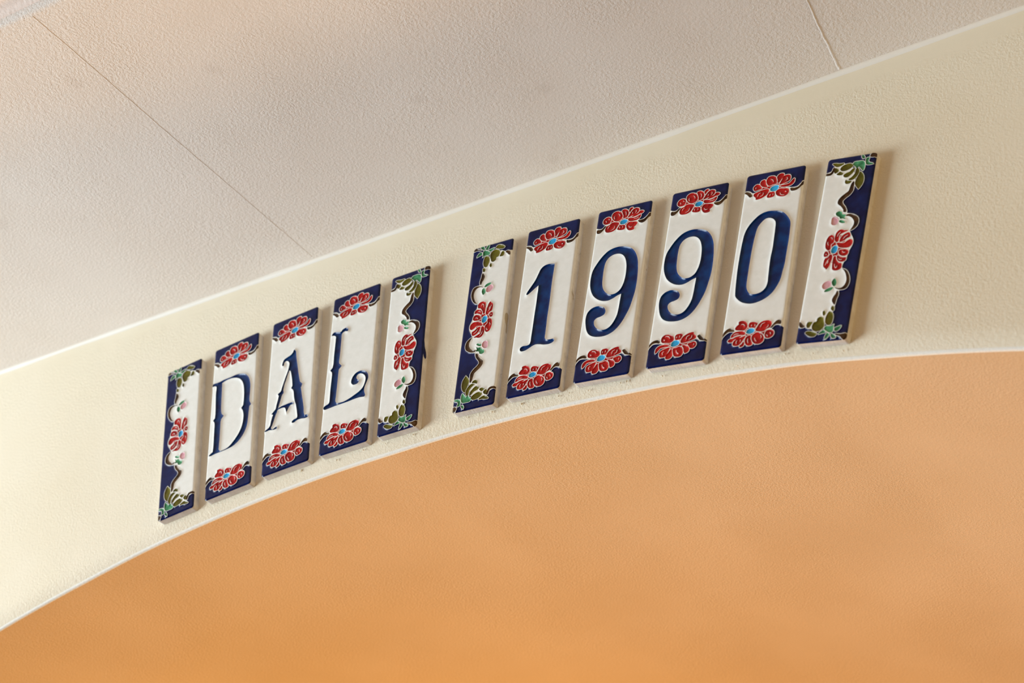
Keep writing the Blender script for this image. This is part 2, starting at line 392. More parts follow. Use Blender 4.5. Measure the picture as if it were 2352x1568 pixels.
FLOWER_P = [
 ('band', '-20.11,-46.86 -17.92,-46.22 -16.12,-45.49 -14.46,-43.81 -12.33,-42.78 -7.29,-43.70 -0.91,-43.62 6.01,-45.15 10.73,-44.35 11.67,-43.08 13.05,-42.28 14.93,-42.52 16.89,-43.51 20.01,-44.94* 22.07,-58.87* 19.17,-61.86* -18.67,-61.93*'),
 ('stem', '-17.86,-46.60 -17.13,-45.09 -16.73,-43.87 -15.49,-41.90 -14.14,-40.70 -12.67,-40.40 -10.62,-41.48 -10.10,-42.53 -11.62,-42.45 -13.51,-42.52 -14.88,-43.53 -16.18,-45.11 -16.94,-46.43'),
 ('stem', '10.06,-43.46 11.15,-41.86 12.43,-40.30 13.80,-39.42 15.31,-39.65 15.81,-40.68 15.59,-41.93 13.72,-41.69 12.29,-42.11 11.15,-43.33'),
 ('center', '-3.10,-44.07 -2.54,-42.71 -0.91,-42.21 0.82,-42.60 1.44,-43.59 0.81,-44.74 -0.71,-45.15 -2.24,-44.89'),
 ('petal', '-9.75,-40.93 -8.99,-39.60 -7.98,-38.71 -8.16,-37.36 -6.71,-36.94 -4.76,-37.37 -3.42,-38.98 -2.90,-40.58 -3.47,-41.94 -4.42,-42.66 -6.72,-42.34 -9.25,-41.78'),
 ('petal', '-2.27,-39.98 -1.86,-38.77 -0.47,-38.52 1.85,-39.04 2.68,-39.67 2.10,-40.95 1.49,-42.00 -0.05,-41.66 -1.77,-41.39'),
 ('petal', '2.09,-43.73 2.66,-41.82 3.82,-39.85 5.93,-38.84 8.54,-38.87 9.93,-39.55 10.53,-41.35 9.82,-43.04 8.04,-43.68 6.70,-44.75 4.45,-44.62'),
 ('petal', '7.63,-46.24 8.20,-44.89 10.01,-44.56 11.75,-45.13 12.49,-46.58 11.97,-48.30 10.24,-49.20 8.33,-48.79 7.59,-47.34'),
 ('petal', '3.01,-45.04 4.96,-45.65 6.66,-47.32 7.31,-49.48 6.60,-51.16 4.65,-51.84 2.33,-51.16 1.01,-49.58 0.37,-47.60 0.91,-46.06'),
 ('petal', '-0.36,-46.33 -0.11,-48.23 0.72,-50.26 1.21,-51.65 -0.14,-52.17 -1.90,-51.53 -3.07,-49.80 -3.14,-47.94 -2.38,-46.63'),
 ('petal', '-9.79,-43.34 -7.77,-42.97 -4.70,-43.34 -3.61,-44.51 -3.86,-45.38 -7.12,-44.93 -9.33,-45.30 -11.29,-46.17 -11.14,-44.53'),
 ('petal', '-12.94,-47.85 -12.13,-46.92 -10.26,-46.77 -8.47,-46.04 -5.50,-45.76 -7.23,-46.87 -9.40,-47.51 -10.55,-48.74 -12.29,-48.48'),
 ('petal', '-9.75,-50.39 -9.55,-48.59 -7.93,-47.27 -5.38,-46.64 -3.20,-46.08 -3.77,-47.44 -4.67,-49.09 -5.45,-50.21 -6.46,-51.10 -8.13,-51.22'),
 ('petal', '-5.89,-51.70 -4.82,-50.71 -3.95,-49.43 -3.33,-50.67 -3.73,-51.87 -4.97,-52.34'),
 ('streak', '-6.61,-39.01 -5.28,-39.12 -4.37,-40.26'),
 ('streak', '-0.65,-39.97 -0.72,-40.88'),
 ('streak', '1.20,-39.82 1.38,-41.16'),
 ('streak', '4.51,-42.23 5.03,-40.49 6.80,-39.77'),
 ('streak', '8.86,-41.35 8.62,-42.40 7.77,-42.95'),
 ('streak', '8.50,-47.17 9.35,-48.09'),
 ('streak', '10.37,-45.93 10.90,-47.15'),
 ('streak', '5.30,-46.84 5.83,-48.06 5.57,-48.92'),
 ('streak', '2.10,-47.98 2.44,-49.16 3.31,-50.08'),
 ('streak', '-1.65,-47.90 -1.63,-49.38 -1.10,-50.60'),
 ('streak', '-10.16,-44.74 -9.10,-44.23 -7.21,-44.28'),
 ('streak', '-7.63,-48.08 -8.05,-49.09 -7.72,-50.09'),
 ('streak', '-5.77,-47.93 -5.80,-49.03'),
]
FLOWER_Q = [
 ('band', '-19.58,-46.57 -17.79,-44.85 -15.96,-43.35 -14.17,-41.64 -11.72,-41.48 -6.25,-42.51 1.93,-42.83 8.38,-42.84 11.50,-42.21 13.29,-43.57 15.37,-44.16 17.33,-43.93 20.10,-43.85* 23.02,-56.81* 19.37,-58.92* -18.67,-60.14*'),
 ('stem', '-17.90,-45.45 -17.14,-43.74 -16.62,-41.79 -15.24,-40.00 -13.32,-39.13 -10.81,-39.40 -10.34,-41.13 -12.67,-40.69 -14.66,-41.13 -16.06,-42.72 -17.15,-44.97'),
 ('stem', '11.65,-40.42 12.98,-39.86 13.91,-40.85 15.08,-42.09 16.60,-42.98 18.09,-43.67 16.71,-43.81 15.30,-43.67 13.41,-42.98 12.44,-41.79'),
 ('center', '-3.24,-43.57 -2.86,-42.01 -1.57,-41.11 0.41,-41.28 1.41,-42.04 1.40,-43.34 0.42,-44.18 -1.47,-44.55 -2.80,-44.30'),
 ('petal', '-9.51,-39.85 -9.20,-37.86 -7.52,-36.74 -5.02,-37.01 -2.80,-38.26 -2.05,-40.04 -2.40,-40.99 -4.09,-41.90 -6.39,-41.55 -8.70,-41.11'),
 ('petal', '-1.36,-39.76 -1.22,-37.95 0.33,-37.43 2.39,-37.62 2.90,-38.33 2.48,-39.68 1.82,-40.69 0.41,-40.71 -0.82,-40.68'),
 ('petal', '2.25,-41.67 3.11,-39.80 4.95,-38.52 7.26,-37.74 9.28,-37.80 9.33,-38.75 10.86,-40.47 10.62,-41.64 8.32,-42.42 6.77,-42.86 4.41,-43.22 2.55,-42.95'),
 ('petal', '6.66,-44.34 8.51,-43.75 10.48,-43.52 11.44,-44.63 11.44,-46.04 10.20,-47.23 8.48,-46.98 7.50,-45.71'),
 ('petal', '3.49,-44.67 5.89,-45.12 7.35,-46.37 7.93,-47.61 7.38,-49.12 5.63,-49.52 4.93,-48.26 4.57,-46.58'),
 ('petal', '-1.60,-45.83 0.30,-45.57 2.26,-45.13 3.74,-46.42 4.43,-48.98 3.49,-50.82 1.51,-51.06 -0.42,-50.30 -1.36,-48.31'),
 ('petal', '-5.38,-51.01 -5.16,-49.23 -4.15,-47.79 -2.96,-45.98 -2.37,-45.89 -2.03,-48.18 -1.57,-49.89 -2.49,-51.33 -4.07,-51.65'),
 ('petal', '-9.56,-47.60 -8.96,-46.16 -7.03,-45.42 -5.08,-44.85 -3.66,-44.83 -4.07,-46.18 -4.80,-48.07 -5.76,-49.80 -7.55,-50.08 -9.07,-49.52'),
 ('petal', '-12.07,-46.73 -11.97,-44.71 -10.94,-43.39 -9.08,-42.72 -6.20,-42.81 -4.28,-43.37 -4.60,-43.96 -6.85,-43.95 -9.31,-44.39 -10.63,-45.98 -11.61,-47.02'),
 ('streak', '-8.15,-39.37 -7.25,-39.87'),
 ('streak', '-7.21,-37.41 -5.29,-37.99 -4.47,-39.37'),
 ('streak', '-0.50,-38.70 -0.55,-39.71'),
 ('streak', '1.29,-38.43 1.06,-39.61'),
 ('streak', '5.37,-41.45 5.54,-39.86 7.05,-39.13'),
 ('streak', '8.50,-39.40 8.12,-40.96 6.99,-41.56'),
 ('streak', '10.23,-44.61 10.17,-45.61'),
 ('streak', '0.31,-47.00 0.70,-48.28 2.07,-49.35'),
 ('streak', '-7.37,-48.62 -7.77,-47.32 -6.84,-46.68'),
]
BORDER = [
 ('band', '11.98,62.75* 15.49,56.68* 14.94,47.75 12.74,46.14 9.52,46.39 6.55,47.76 2.71,46.42 -0.99,43.79 -4.36,38.59 -4.94,35.28 -5.56,30.76 -5.70,27.13 -7.43,26.86 -9.60,26.00 -10.58,23.97 -10.69,21.08 -9.56,17.85 -7.53,15.02 -5.31,13.79 -5.40,11.34 -6.66,8.38 -7.38,4.47 -8.89,0.37 -8.71,-2.53 -6.77,-6.28 -6.16,-7.86 -7.71,-8.47 -9.54,-10.01 -10.29,-12.65 -9.55,-15.45 -7.32,-17.51 -4.32,-18.67 -2.71,-19.20 -2.67,-20.39 -1.66,-22.77 0.07,-24.94 0.48,-26.58 -0.67,-28.21 -2.78,-29.98 -4.23,-32.30 -4.47,-34.92 -4.50,-37.58 -1.00,-47.87 5.51,-50.53 8.78,-49.06 10.01,-46.74 11.82,-45.86 13.32,-45.65 16.02,-45.93* 17.86,-57.89* -17.33,-59.06* -18.44,-51.30* -19.35,59.63* -16.11,66.25*'),
 ('stem', '-14.04,52.18 -14.06,53.86 -12.83,55.38 -11.28,54.50 -10.32,53.38 -7.74,52.32 -7.58,51.69 -10.17,52.21 -12.18,51.97'),
 ('green_leaf', '-6.07,48.79 -5.87,50.40 -4.28,50.67 -2.08,49.28 -1.14,48.17 -1.87,46.94 -3.83,47.10 -5.22,46.88 -6.06,46.18 -5.82,47.48'),
 ('green_leaf', '-8.13,53.77 -6.33,53.99 -5.33,52.52 -5.52,51.46 -6.92,52.24'),
 ('green_leaf', '-4.40,51.63 -3.72,53.30 -2.30,54.25 -2.36,52.48 -3.17,50.84'),
 ('green_leaf', '-2.22,50.35 -0.45,50.79 1.53,51.03 0.30,49.61 -1.05,49.10'),
 ('green_leaf', '-7.26,50.18 -9.02,49.66 -10.08,47.48 -8.38,47.81 -6.65,48.55'),
 ('leaf', '2.51,50.61 3.62,52.07 6.07,51.75 8.72,49.72 8.09,48.96 6.41,48.96 4.33,49.58'),
 ('leaf', '-0.81,46.21 -0.23,48.03 1.24,49.12 3.58,49.14 5.27,47.81 5.69,45.95 5.00,44.09 3.65,43.67 3.44,42.08 2.14,41.23 0.69,41.65 -0.07,43.52'),
 ('leaf', '6.45,45.32 7.17,46.67 8.20,46.69 8.80,45.03 8.25,43.63 6.66,43.61 5.91,43.83'),
 ('leaf', '-4.93,43.70 -4.41,45.94 -2.92,46.34 -1.43,45.07 -0.91,42.53 -1.42,40.21 -2.36,38.72 -3.98,39.39 -4.87,41.62'),
 ('leaf', '-0.37,39.49 0.21,40.68 0.83,39.89 1.11,38.24 0.36,37.85'),
 ('leaf', '-4.45,36.16 -4.69,38.08 -4.34,38.47 -3.07,37.32 -3.38,35.65'),
 ('stem', '9.67,45.81 10.71,46.45 12.38,45.83 12.97,44.22 12.80,42.95 11.85,43.52 10.93,44.61'),
 ('stem', '-4.61,34.90 -3.80,34.26 -2.74,32.20 -3.12,30.47 -4.10,28.71 -4.68,27.05 -5.18,27.19 -5.68,29.16 -5.10,31.85'),
 ('stem', '-3.05,25.00 -5.20,25.60 -7.20,25.12 -8.42,23.37 -8.73,20.95 -7.90,17.81 -6.55,15.37 -5.37,14.22* -7.57,15.32 -9.35,17.79 -10.39,21.00 -10.28,23.89 -9.30,25.92 -7.39,26.55 -5.28,26.25'),
 ('green_leaf', '-2.11,24.74 -1.52,25.95 0.02,26.77 2.28,26.76 1.80,25.73 0.26,24.91 -1.07,24.65'),
 ('green_leaf', '-2.53,24.15 -1.44,23.01 -0.99,21.09 -2.16,19.63 -3.35,21.54 -3.36,23.21'),
 ('bud', '-0.49,23.66 0.69,24.70 2.47,25.24 3.75,24.26 3.95,22.62 2.78,21.16 0.79,20.68 -0.41,21.43'),
 ('petal', '-4.66,11.96 -4.67,13.61 -3.37,14.70 -1.33,14.76 -0.00,13.98 0.45,11.39 0.57,8.89 0.34,6.49 -0.55,6.40 -1.27,8.57 -2.84,10.56 -4.34,11.05'),
 ('petal', '1.32,5.82 1.38,8.26 1.79,10.20 2.48,12.48 3.53,13.55 3.89,12.92 4.71,12.28 5.32,11.29 5.39,8.40 4.88,6.98 3.51,6.54 3.04,5.44 2.37,4.92'),
 ('petal', '3.70,4.77 4.57,5.88 5.72,5.77 6.08,4.54 5.66,3.02 4.51,3.12'),
 ('petal', '-6.39,7.90 -6.19,9.49 -4.41,10.04 -2.46,9.22 -1.49,7.40 -1.51,5.97 -2.75,6.71 -4.52,7.68'),
 ('petal', '-7.05,4.18 -6.87,5.89 -5.53,6.68 -3.51,6.22 -2.00,4.67 -2.04,3.12 -3.47,2.81 -5.97,3.15'),
 ('petal', '-8.31,-1.82 -8.38,0.24 -7.03,1.80 -4.58,1.88 -1.62,1.09 -0.72,-0.16 0.11,-1.28 -0.87,-1.55 -2.56,-1.10 -4.19,-1.07 -5.68,-2.23 -7.25,-2.71'),
 ('petal', '-6.53,-5.94 -6.53,-4.40 -4.99,-3.71 -3.52,-2.47 -1.42,-2.01 -1.53,-4.01 -2.54,-5.65 -4.34,-6.80 -5.87,-6.92'),
 ('petal', '-4.95,-8.38 -2.95,-7.48 -0.87,-6.29 -0.51,-2.45 0.44,-2.22 1.51,-3.60 1.61,-5.65 1.15,-7.75 -0.29,-9.19 -1.92,-9.17 -3.20,-8.63'),
 ('petal', '1.92,-2.08 3.21,-1.00 3.01,1.49 3.92,2.34 5.64,0.91 6.15,-1.58 5.89,-4.35 4.99,-6.13 3.64,-6.71 2.40,-5.85 1.93,-3.71'),
 ('center', '-0.72,1.06 -0.61,3.39 0.40,4.43 1.91,4.11 2.46,2.98 2.11,1.20 1.26,0.29 0.21,0.16'),
 ('stem', '-5.95,-7.92* -7.49,-8.61 -9.24,-10.17 -9.95,-12.73 -9.32,-15.31 -7.28,-17.15 -4.79,-18.19 -2.77,-18.10 -2.27,-17.31* -4.13,-17.04 -6.16,-15.52 -7.46,-13.37 -7.53,-11.34 -6.75,-9.53'),
 ('green_leaf', '-2.49,-13.44 -1.39,-13.21 0.67,-14.14 0.60,-15.16 -1.20,-14.70'),
 ('green_leaf', '-2.30,-18.02 -1.67,-16.66 -2.42,-15.55 -0.60,-16.14 0.40,-16.07 1.15,-17.18 2.92,-18.44 3.35,-19.94 2.00,-20.71 0.31,-20.08 -0.28,-18.62'),
 ('bud', '1.38,-15.24 1.91,-13.05 3.80,-12.70 5.01,-13.66 5.14,-15.01 5.22,-16.63 4.41,-17.54 2.83,-17.14'),
 ('stem', '-2.05,-19.77 -0.55,-20.15 -0.39,-21.35 1.28,-23.70 3.27,-25.55 3.35,-27.67 2.05,-29.65 0.29,-31.13 -1.46,-32.60 -1.95,-34.77 -2.44,-36.93 -3.36,-38.23 -3.83,-37.66 -3.98,-35.04 -3.91,-32.38 -2.50,-30.05 -0.39,-28.28 0.80,-26.66 0.35,-25.01 -1.25,-22.87 -2.09,-20.92'),
 ('leaf', '-6.89,-32.87* -5.10,-35.15 -4.35,-37.23 -4.90,-40.14 -5.71,-42.22 -6.21,-43.69 -7.87,-42.08 -8.85,-39.19 -8.56,-35.83'),
 ('leaf', '-5.63,-44.50 -5.19,-42.04 -3.89,-40.12 -2.14,-39.21 -0.32,-39.80 -2.03,-41.21 -3.37,-43.16 -3.65,-45.35 -4.07,-46.57'),
 ('leaf', '-2.79,-46.61 -2.60,-44.55 -1.18,-42.70 0.56,-41.45 2.38,-41.82 2.88,-42.96 1.88,-43.85 -0.26,-44.65 -1.55,-46.04'),
 ('leaf', '-1.62,-48.09 -0.26,-46.69 1.89,-45.73 4.14,-45.82 5.34,-47.12 4.43,-48.70 2.33,-49.71 -0.30,-49.65'),
 ('leaf', '-2.17,-38.45 -1.15,-37.33 0.72,-37.40 1.36,-38.43 1.13,-39.62 -0.22,-39.07'),
 ('leaf', '3.39,-43.95 4.08,-43.32 6.17,-43.63 6.93,-44.19 5.95,-44.94 5.25,-45.48 4.09,-44.83'),
 ('leaf', '6.18,-46.12 7.20,-45.09 8.20,-45.10 8.55,-46.39 8.19,-48.10 6.71,-47.30'),
 ('leaf', '3.65,-50.39 5.41,-49.12 7.61,-48.90 10.10,-51.06 8.67,-51.20 6.30,-50.64'),
 ('stem', '8.36,-48.21 8.82,-45.78 9.79,-44.36 11.58,-44.00 13.94,-44.49 14.06,-45.46 10.99,-45.36 9.96,-46.35 9.18,-48.60'),
 ('green_leaf', '-8.01,-48.47 -8.18,-45.79 -7.63,-44.14 -6.35,-45.54 -4.99,-47.00 -3.94,-46.15 -2.98,-47.47 -1.55,-48.68 -1.92,-50.20 -4.14,-50.43 -6.89,-50.16'),
 ('green_leaf', '-12.83,-47.52 -11.19,-47.23 -9.05,-47.73 -8.28,-49.91 -8.51,-51.66 -9.76,-51.93 -10.15,-51.35 -9.76,-49.94 -10.59,-48.69 -12.04,-48.08'),
 ('green_leaf', '-7.54,-51.96 -6.68,-51.67 -5.84,-52.73 -5.84,-54.15 -6.96,-53.33'),
 ('stem', '-14.98,-53.61 -14.02,-52.14 -11.72,-51.81 -10.34,-52.51 -10.90,-54.10 -12.09,-54.76 -14.41,-54.86'),
 ('streak', '-2.22,12.12 -1.96,13.28 -1.06,12.62 -0.63,10.86'),
 ('streak', '3.13,8.60 3.34,10.19'),
 ('streak', '4.44,11.12 3.55,8.49 2.69,7.29'),
 ('streak', '-4.25,8.76 -3.00,8.63 -2.41,7.85'),
 ('streak', '-5.55,4.59 -4.54,4.73 -3.67,3.68'),
 ('streak', '-5.43,-5.62 -3.91,-4.80 -3.07,-3.40'),
 ('streak', '-1.05,-7.98 0.02,-6.84 0.35,-5.31'),
 ('streak', '4.51,-0.74 5.06,-1.90 5.07,-2.92'),
 ('streak', '2.89,-3.96 3.23,-5.06 4.07,-5.28'),
 ('streak', '4.64,4.72 5.29,4.34'),
]

# ------------------------------------------------------------------ tile relief
TW, TB, TH, TT = 34.06, 27.23, 110.0, 5.11       # letter width, border width, height, thickness (mm)

def parse(s):
    pts, cor = [], []
    for k in s.split():
        a, b = k.rstrip('*').split(',')
        pts.append((float(a), float(b))); cor.append(k.endswith('*'))
    return np.array(pts), cor

def spline(s, step=0.4, rot=False, closed=True):
    """smooth closed outline through the points; * marks a sharp corner"""
    p, cor = parse(s)
    if rot:
        p = -p
    n = len(p)
    out = []
    for i in range(n if closed else n - 1):
        p1, p2 = p[i], p[(i + 1) % n]
        p0 = p[i - 1] if (closed or i > 0) else 2 * p1 - p2
        p3 = p[(i + 2) % n] if (closed or i + 2 < n) else 2 * p2 - p1
        L = np.linalg.norm(p2 - p1) + 1e-9
        t1 = (p2 - p1) if cor[i] else (p2 - p0) * L / (L + np.linalg.norm(p1 - p0) + 1e-9)
        t2 = (p2 - p1) if cor[(i + 1) % n] else (p3 - p1) * L / (L + np.linalg.norm(p3 - p2) + 1e-9)
        k = max(1, int(round(L / step)))
        for j in range(k):
            u = j / k
            h = (2 * u**3 - 3 * u**2 + 1) * p1 + (u**3 - 2 * u**2 + u) * t1 + (3 * u**2 - 2 * u**3) * p2 + (u**3 - u**2) * t2
            out.append(h)
    if not closed:
        out.append(p[-1])
    return np.array(out)

def signed_area(p):
    x, y = p[:, 0], p[:, 1]
    return 0.5 * np.sum(x * np.roll(y, -1) - np.roll(x, -1) * y)

def offset(p, d):
    if signed_area(p) < 0:
        p = p[::-1]
    t = np.roll(p, -1, 0) - np.roll(p, 1, 0)
    t /= np.linalg.norm(t, axis=1)[:, None] + 1e-9
    return p + d * np.stack([t[:, 1], -t[:, 0]], 1)

def stroke(p, w):
    t = np.gradient(p, axis=0)
    t /= np.linalg.norm(t, axis=1)[:, None] + 1e-9
    n = np.stack([-t[:, 1], t[:, 0]], 1)
    k = np.sin(np.linspace(0.12, 1, len(p)) * math.pi * 0.97)[:, None] * 0.6 + 0.4
    return np.concatenate([p + n * w * k, (p - n * w * k)[::-1]])

def inside(P, poly):
    res = np.zeros(len(P), bool)
    lo, hi = poly.min(0), poly.max(0)
    idx = np.nonzero(((P >= lo) & (P <= hi)).all(1))[0]
    if len(idx) == 0:
        return res
    q = P[idx]
    a, b = poly, np.roll(poly, -1, 0)
    c = np.zeros(len(q), bool)
    for (x1, y1), (x2, y2) in zip(a, b):
        if y1 == y2:
            continue
        m_ = (q[:, 1] < y1) != (q[:, 1] < y2)
        c ^= m_ & (q[:, 0] < (x2 - x1) * (q[:, 1] - y1) / (y2 - y1) + x1)
    res[idx] = c
    return res

def seg_dist(P, A, B):
    """distance of each point to the nearest of the segments A-B"""
    L = np.linalg.norm(B - A, axis=1)
    S = [A]
    for k in range(1, 6):
        S.append(A + (B - A) * k / 6)
    long_ = np.nonzero(L > 0.6)[0]
    for i in long_:
        n = int(L[i] / 0.08)
        S.append(A[i] + (B[i] - A[i]) * (np.arange(1, n) / n)[:, None])
    S.append(B)
    S = np.concatenate(S)
    kd = KDTree(len(S))
    for i, (x, y) in enumerate(S.tolist()):
        kd.insert((x, y, 0.0), i)
    kd.balance()
    return np.array([kd.find((x, y, 0.0))[2] for x, y in P.tolist()])

def round_rect(w, h, r, n=6):
    pts = []
    for cx, cy, a0 in ((w / 2 - r, h / 2 - r, 0), (-w / 2 + r, h / 2 - r, 90), (-w / 2 + r, -h / 2 + r, 180), (w / 2 - r, -h / 2 + r, 270)):
        for k in range(n + 1):
            a = math.radians(a0 + 90 * k / n)
            pts.append((cx + r * math.cos(a), cy + r * math.sin(a)))
    out = []
    pts = np.array(pts)
    for i in range(len(pts)):
        a, b = pts[i], pts[(i + 1) % len(pts)]
        k = max(1, int(np.linalg.norm(b - a) / 1.0))
        for j in range(k):
            out.append(a + (b - a) * j / k)
    return np.array(out)

WHITE = {'glaze', 'flower'}

def relief(width, regions):
    """regions: list of (id, kind, [outlines]) in rising priority.
    Returns {id: (kind, verts, faces)}: one continuous relief cut into its fields."""
    border = round_rect(width, TH, 1.7)
    loops = [border] + [l for _, _, ls in regions for l in ls]
    segA = np.concatenate([l for l in loops])
    segB = np.concatenate([np.roll(l, -1, 0) for l in loops])
    # sample points: dense beside outlines, sparse in the open field
    def lattice(st):
        gx = np.arange(-width / 2 - 0.0, width / 2, st)
        gy = np.arange(-TH / 2, TH / 2, st * 0.87)
        X, Y = np.meshgrid(gx, gy)
        X = X + (np.arange(len(gy)) % 2)[:, None] * st / 2
        return np.stack([X.ravel(), Y.ravel()], 1)
    parts = []
    for st, lo, hi in ((0.27, 0.12, 0.85), (0.6, 0.85, 2.0), (1.6, 2.0, 1e9)):
        g = lattice(st)
        g = g[inside(g, border)]
        if st < 0.5:                     # cheap prefilter by coarse distance
            cell = np.round(segA / 1.2).astype(int)
            keys = set()
            for cx, cy in {tuple(c) for c in cell}:
                for dx in (-1, 0, 1):
                    for dy in (-1, 0, 1):
                        keys.add((cx + dx, cy + dy))
            gc = np.round(g / 1.2).astype(int)
            g = g[[tuple(c) in keys for c in gc]]
        d = seg_dist(g, segA, segB)
        parts.append(g[(d > lo) & (d <= hi)])
    pts = [Vector(p) for p in np.concatenate([segA] + parts)]
    edges = []
    o = 0
    for l in loops:
        n = len(l)
        edges += [(o + i, o + (i + 1) % n) for i in range(n)]
        o += n
    v, e, f, *_ = delaunay_2d_cdt(pts, edges, [], 0, 1e-4)
    V = np.array([(p[0], p[1]) for p in v])
    F = np.array([t for t in f if len(t) == 3])
    cen = V[F].mean(1)
    keep = inside(cen, border)
    F, cen = F[keep], cen[keep]
    reg = np.full(len(F), -1)
    for k, (_, _, ls) in enumerate(regions):
        m_ = np.zeros(len(F), bool)
        for l in ls:
            m_ ^= inside(cen, l)
        reg[m_] = k
    kinds = ['glaze'] + [k for _, k, _ in regions]
    cls = np.array([0 if k in WHITE else i + 1 for i, k in enumerate(kinds)])
    fc = cls[reg + 1]
    # colour borders carry the raised ridges
    E = np.sort(np.concatenate([F[:, [0, 1]], F[:, [1, 2]], F[:, [2, 0]]]), 1)
    own = np.tile(np.arange(len(F)), 3)
    order = np.lexsort((E[:, 1], E[:, 0]))
    E, own = E[order], own[order]
    same = (E[1:] == E[:-1]).all(1)
    i0 = np.nonzero(same)[0]
    diff = i0[fc[own[i0]] != fc[own[i0 + 1]]]
    ridge = E[diff]
    rd = seg_dist(V, V[ridge[:, 0]], V[ridge[:, 1]])
    ed = seg_dist(V, border, np.roll(border, -1, 0))
    vcol = np.zeros(len(V), int)
    vdeep = np.zeros(len(V))
    for k, kd in enumerate(kinds):
        if kd in WHITE:
            continue
        ids = np.unique(F[reg + 1 == k])
        vcol[ids] = 1
        vdeep[ids] = 0.22 if kd == 'letter' else 0.10
    # the letter stands in a higher, softer moulding than the flowers do
    isl = np.array([kinds[k] == 'letter' for k in reg + 1])
    lseg = isl[own[diff]] | isl[own[diff + 1]]
    if lseg.any():
        rl = seg_dist(V, V[ridge[lseg, 0]], V[ridge[lseg, 1]])
        tall = rl <= rd + 0.01
    else:
        tall = np.zeros(len(V), bool)
    hr = np.where(tall, 0.62, 0.36)
    hw = hr * np.exp(-(rd / np.where(tall, 1.0, 0.8)) ** 1.4)
    hc = -vdeep + (hr + vdeep) * np.exp(-(rd / np.where(tall, 0.55, 0.42)) ** 1.3)
    h = np.where(vcol == 1, hc, hw)
    fall = np.clip(1 - ed / 1.2, 0, 1)
    h = h * np.clip(ed / 0.5, 0, 1) - 0.75 * fall ** 2.2
    out = {}
    for k in range(len(kinds)):
        ff = F[reg + 1 == k]
        if len(ff) == 0:
            continue
        ids, inv = np.unique(ff, return_inverse=True)
        vv = np.stack([V[ids, 0], -(TT + h[ids]), V[ids, 1]], 1) / 1000
        ff = inv.reshape(-1, 3)
        a, b, c = vv[ff[:, 0]], vv[ff[:, 1]], vv[ff[:, 2]]
        ny = np.cross(b - a, c - a)[:, 1]
        ff = np.where((ny > 0)[:, None], ff[:, ::-1], ff)
        key = 'glaze' if k == 0 else regions[k - 1][0]
        if key in out:
            kd, v0, f0 = out[key]
            out[key] = (kd, np.concatenate([v0, vv]), np.concatenate([f0, ff + len(v0)]))
        else:
            out[key] = (kinds[k], vv, ff)
    return out

def decor(items, tag, rot):
    """band -> white rims -> coloured fields -> white petal lines"""
    low, rims, top, fine = [], [], [], []
    cen = [spline(s, 0.4, rot).mean(0) for nm, s in items if nm == 'petal']
    c0 = np.mean(cen, 0)
    cen = np.array(sorted(cen, key=lambda q: math.atan2(q[1] - c0[1], q[0] - c0[0])))
    core = (tag + '/petal/core', 'petal', [cen])
    for i, (nm, s) in enumerate(items):
        if nm == 'streak':
            fine.append((tag + '/flower', 'flower', [stroke(spline(s, 0.3, rot, closed=False), 0.14)]))
            continue
        p = spline(s, 0.4, rot)
        if nm == 'band':
            low.append((tag + '/band', 'band', [p]))
            low.append(core)
            continue
        fl = nm in ('petal', 'center')
        rims.append((tag + '/flower' if fl else 'glaze', 'flower' if fl else 'glaze', [offset(p, 0.42 if fl else 0.34)]))
        top.append((tag + '/' + nm + '/' + str(i), nm, [offset(p, 0.12 if nm in ('petal', 'leaf') else 0.08)]))
    return low, rims, top, fine

def letter_regions(ch, flipped):
    a = decor(FLOWER_Q if flipped else FLOWER_P, 'low', False)
    b = decor(FLOWER_P if flipped else FLOWER_Q, 'high', True)
    regs = [r for k in range(4) for r in a[k] + b[k]]
    regs.append(('letter', 'letter', [spline(s, 0.4) for s in LETTERS[ch]]))
    return regs

def body_mesh(width, name):
    o = round_rect(width - 0.1, TH - 0.1, 1.65)
    n = len(o)
    lv = [(0.0, 0.0), (0.0, TT - 1.0), (-0.05, TT - 0.72)]
    v = []
    for off, y in lv:
        q = offset(o, off) if off else (o if signed_area(o) > 0 else o[::-1])
        v += [(p[0] / 1000, -y / 1000, p[1] / 1000) for p in q]
    f = []
    for k in range(len(lv) - 1):
        for i in range(n):
            f.append((k * n + i, k * n + (i + 1) % n, (k + 1) * n + (i + 1) % n, (k + 1) * n + i))
    f.append(tuple(range(n)))
    f.append(tuple(range((len(lv) - 1) * n, len(lv) * n))[::-1])
    me = bpy.data.meshes.new(name)
    me.from_pydata(v, [], f)
    me.materials.append(M['bisque'])
    me.update()
    return me

MESHES = {}
NAMES = {'glaze': 'glaze', 'band': 'blue_band', 'flower': 'flower', 'letter': 'letter', 'petal': 'petal',
         'center': 'flower_centre', 'stem': 'stem', 'leaf': 'leaf', 'green_leaf': 'calyx_leaf', 'bud': 'bud'}
MATS = {'glaze': 'white', 'flower': 'white', 'band': 'blue'}
PART_LABEL = {'band': 'navy blue glazed band', 'flower': 'red flower with white outlines', 'stem': None,
              'bud': 'pink rosebud', 'center': None}

def tile_meshes(key, width, regs):
    if key in MESHES:
        return MESHES[key]
    out = {}
    for rid, (kind, v, f) in relief(width, regs).items():
        me = bpy.data.meshes.new(NAMES[kind])
        me.from_pydata(v.tolist(), [], f.tolist())
        me.materials.append(M[MATS.get(kind, kind)])
        me.polygons.foreach_set('use_smooth', [True] * len(me.polygons))
        me.update()
        out[rid] = (kind, me)
    out['body'] = ('body', body_mesh(width, 'body'))
    MESHES[key] = out
    return out

def part(name, me, parent):
    o = bpy.data.objects.new(name, me)
    COL.objects.link(o)
    o.parent = parent
    return o

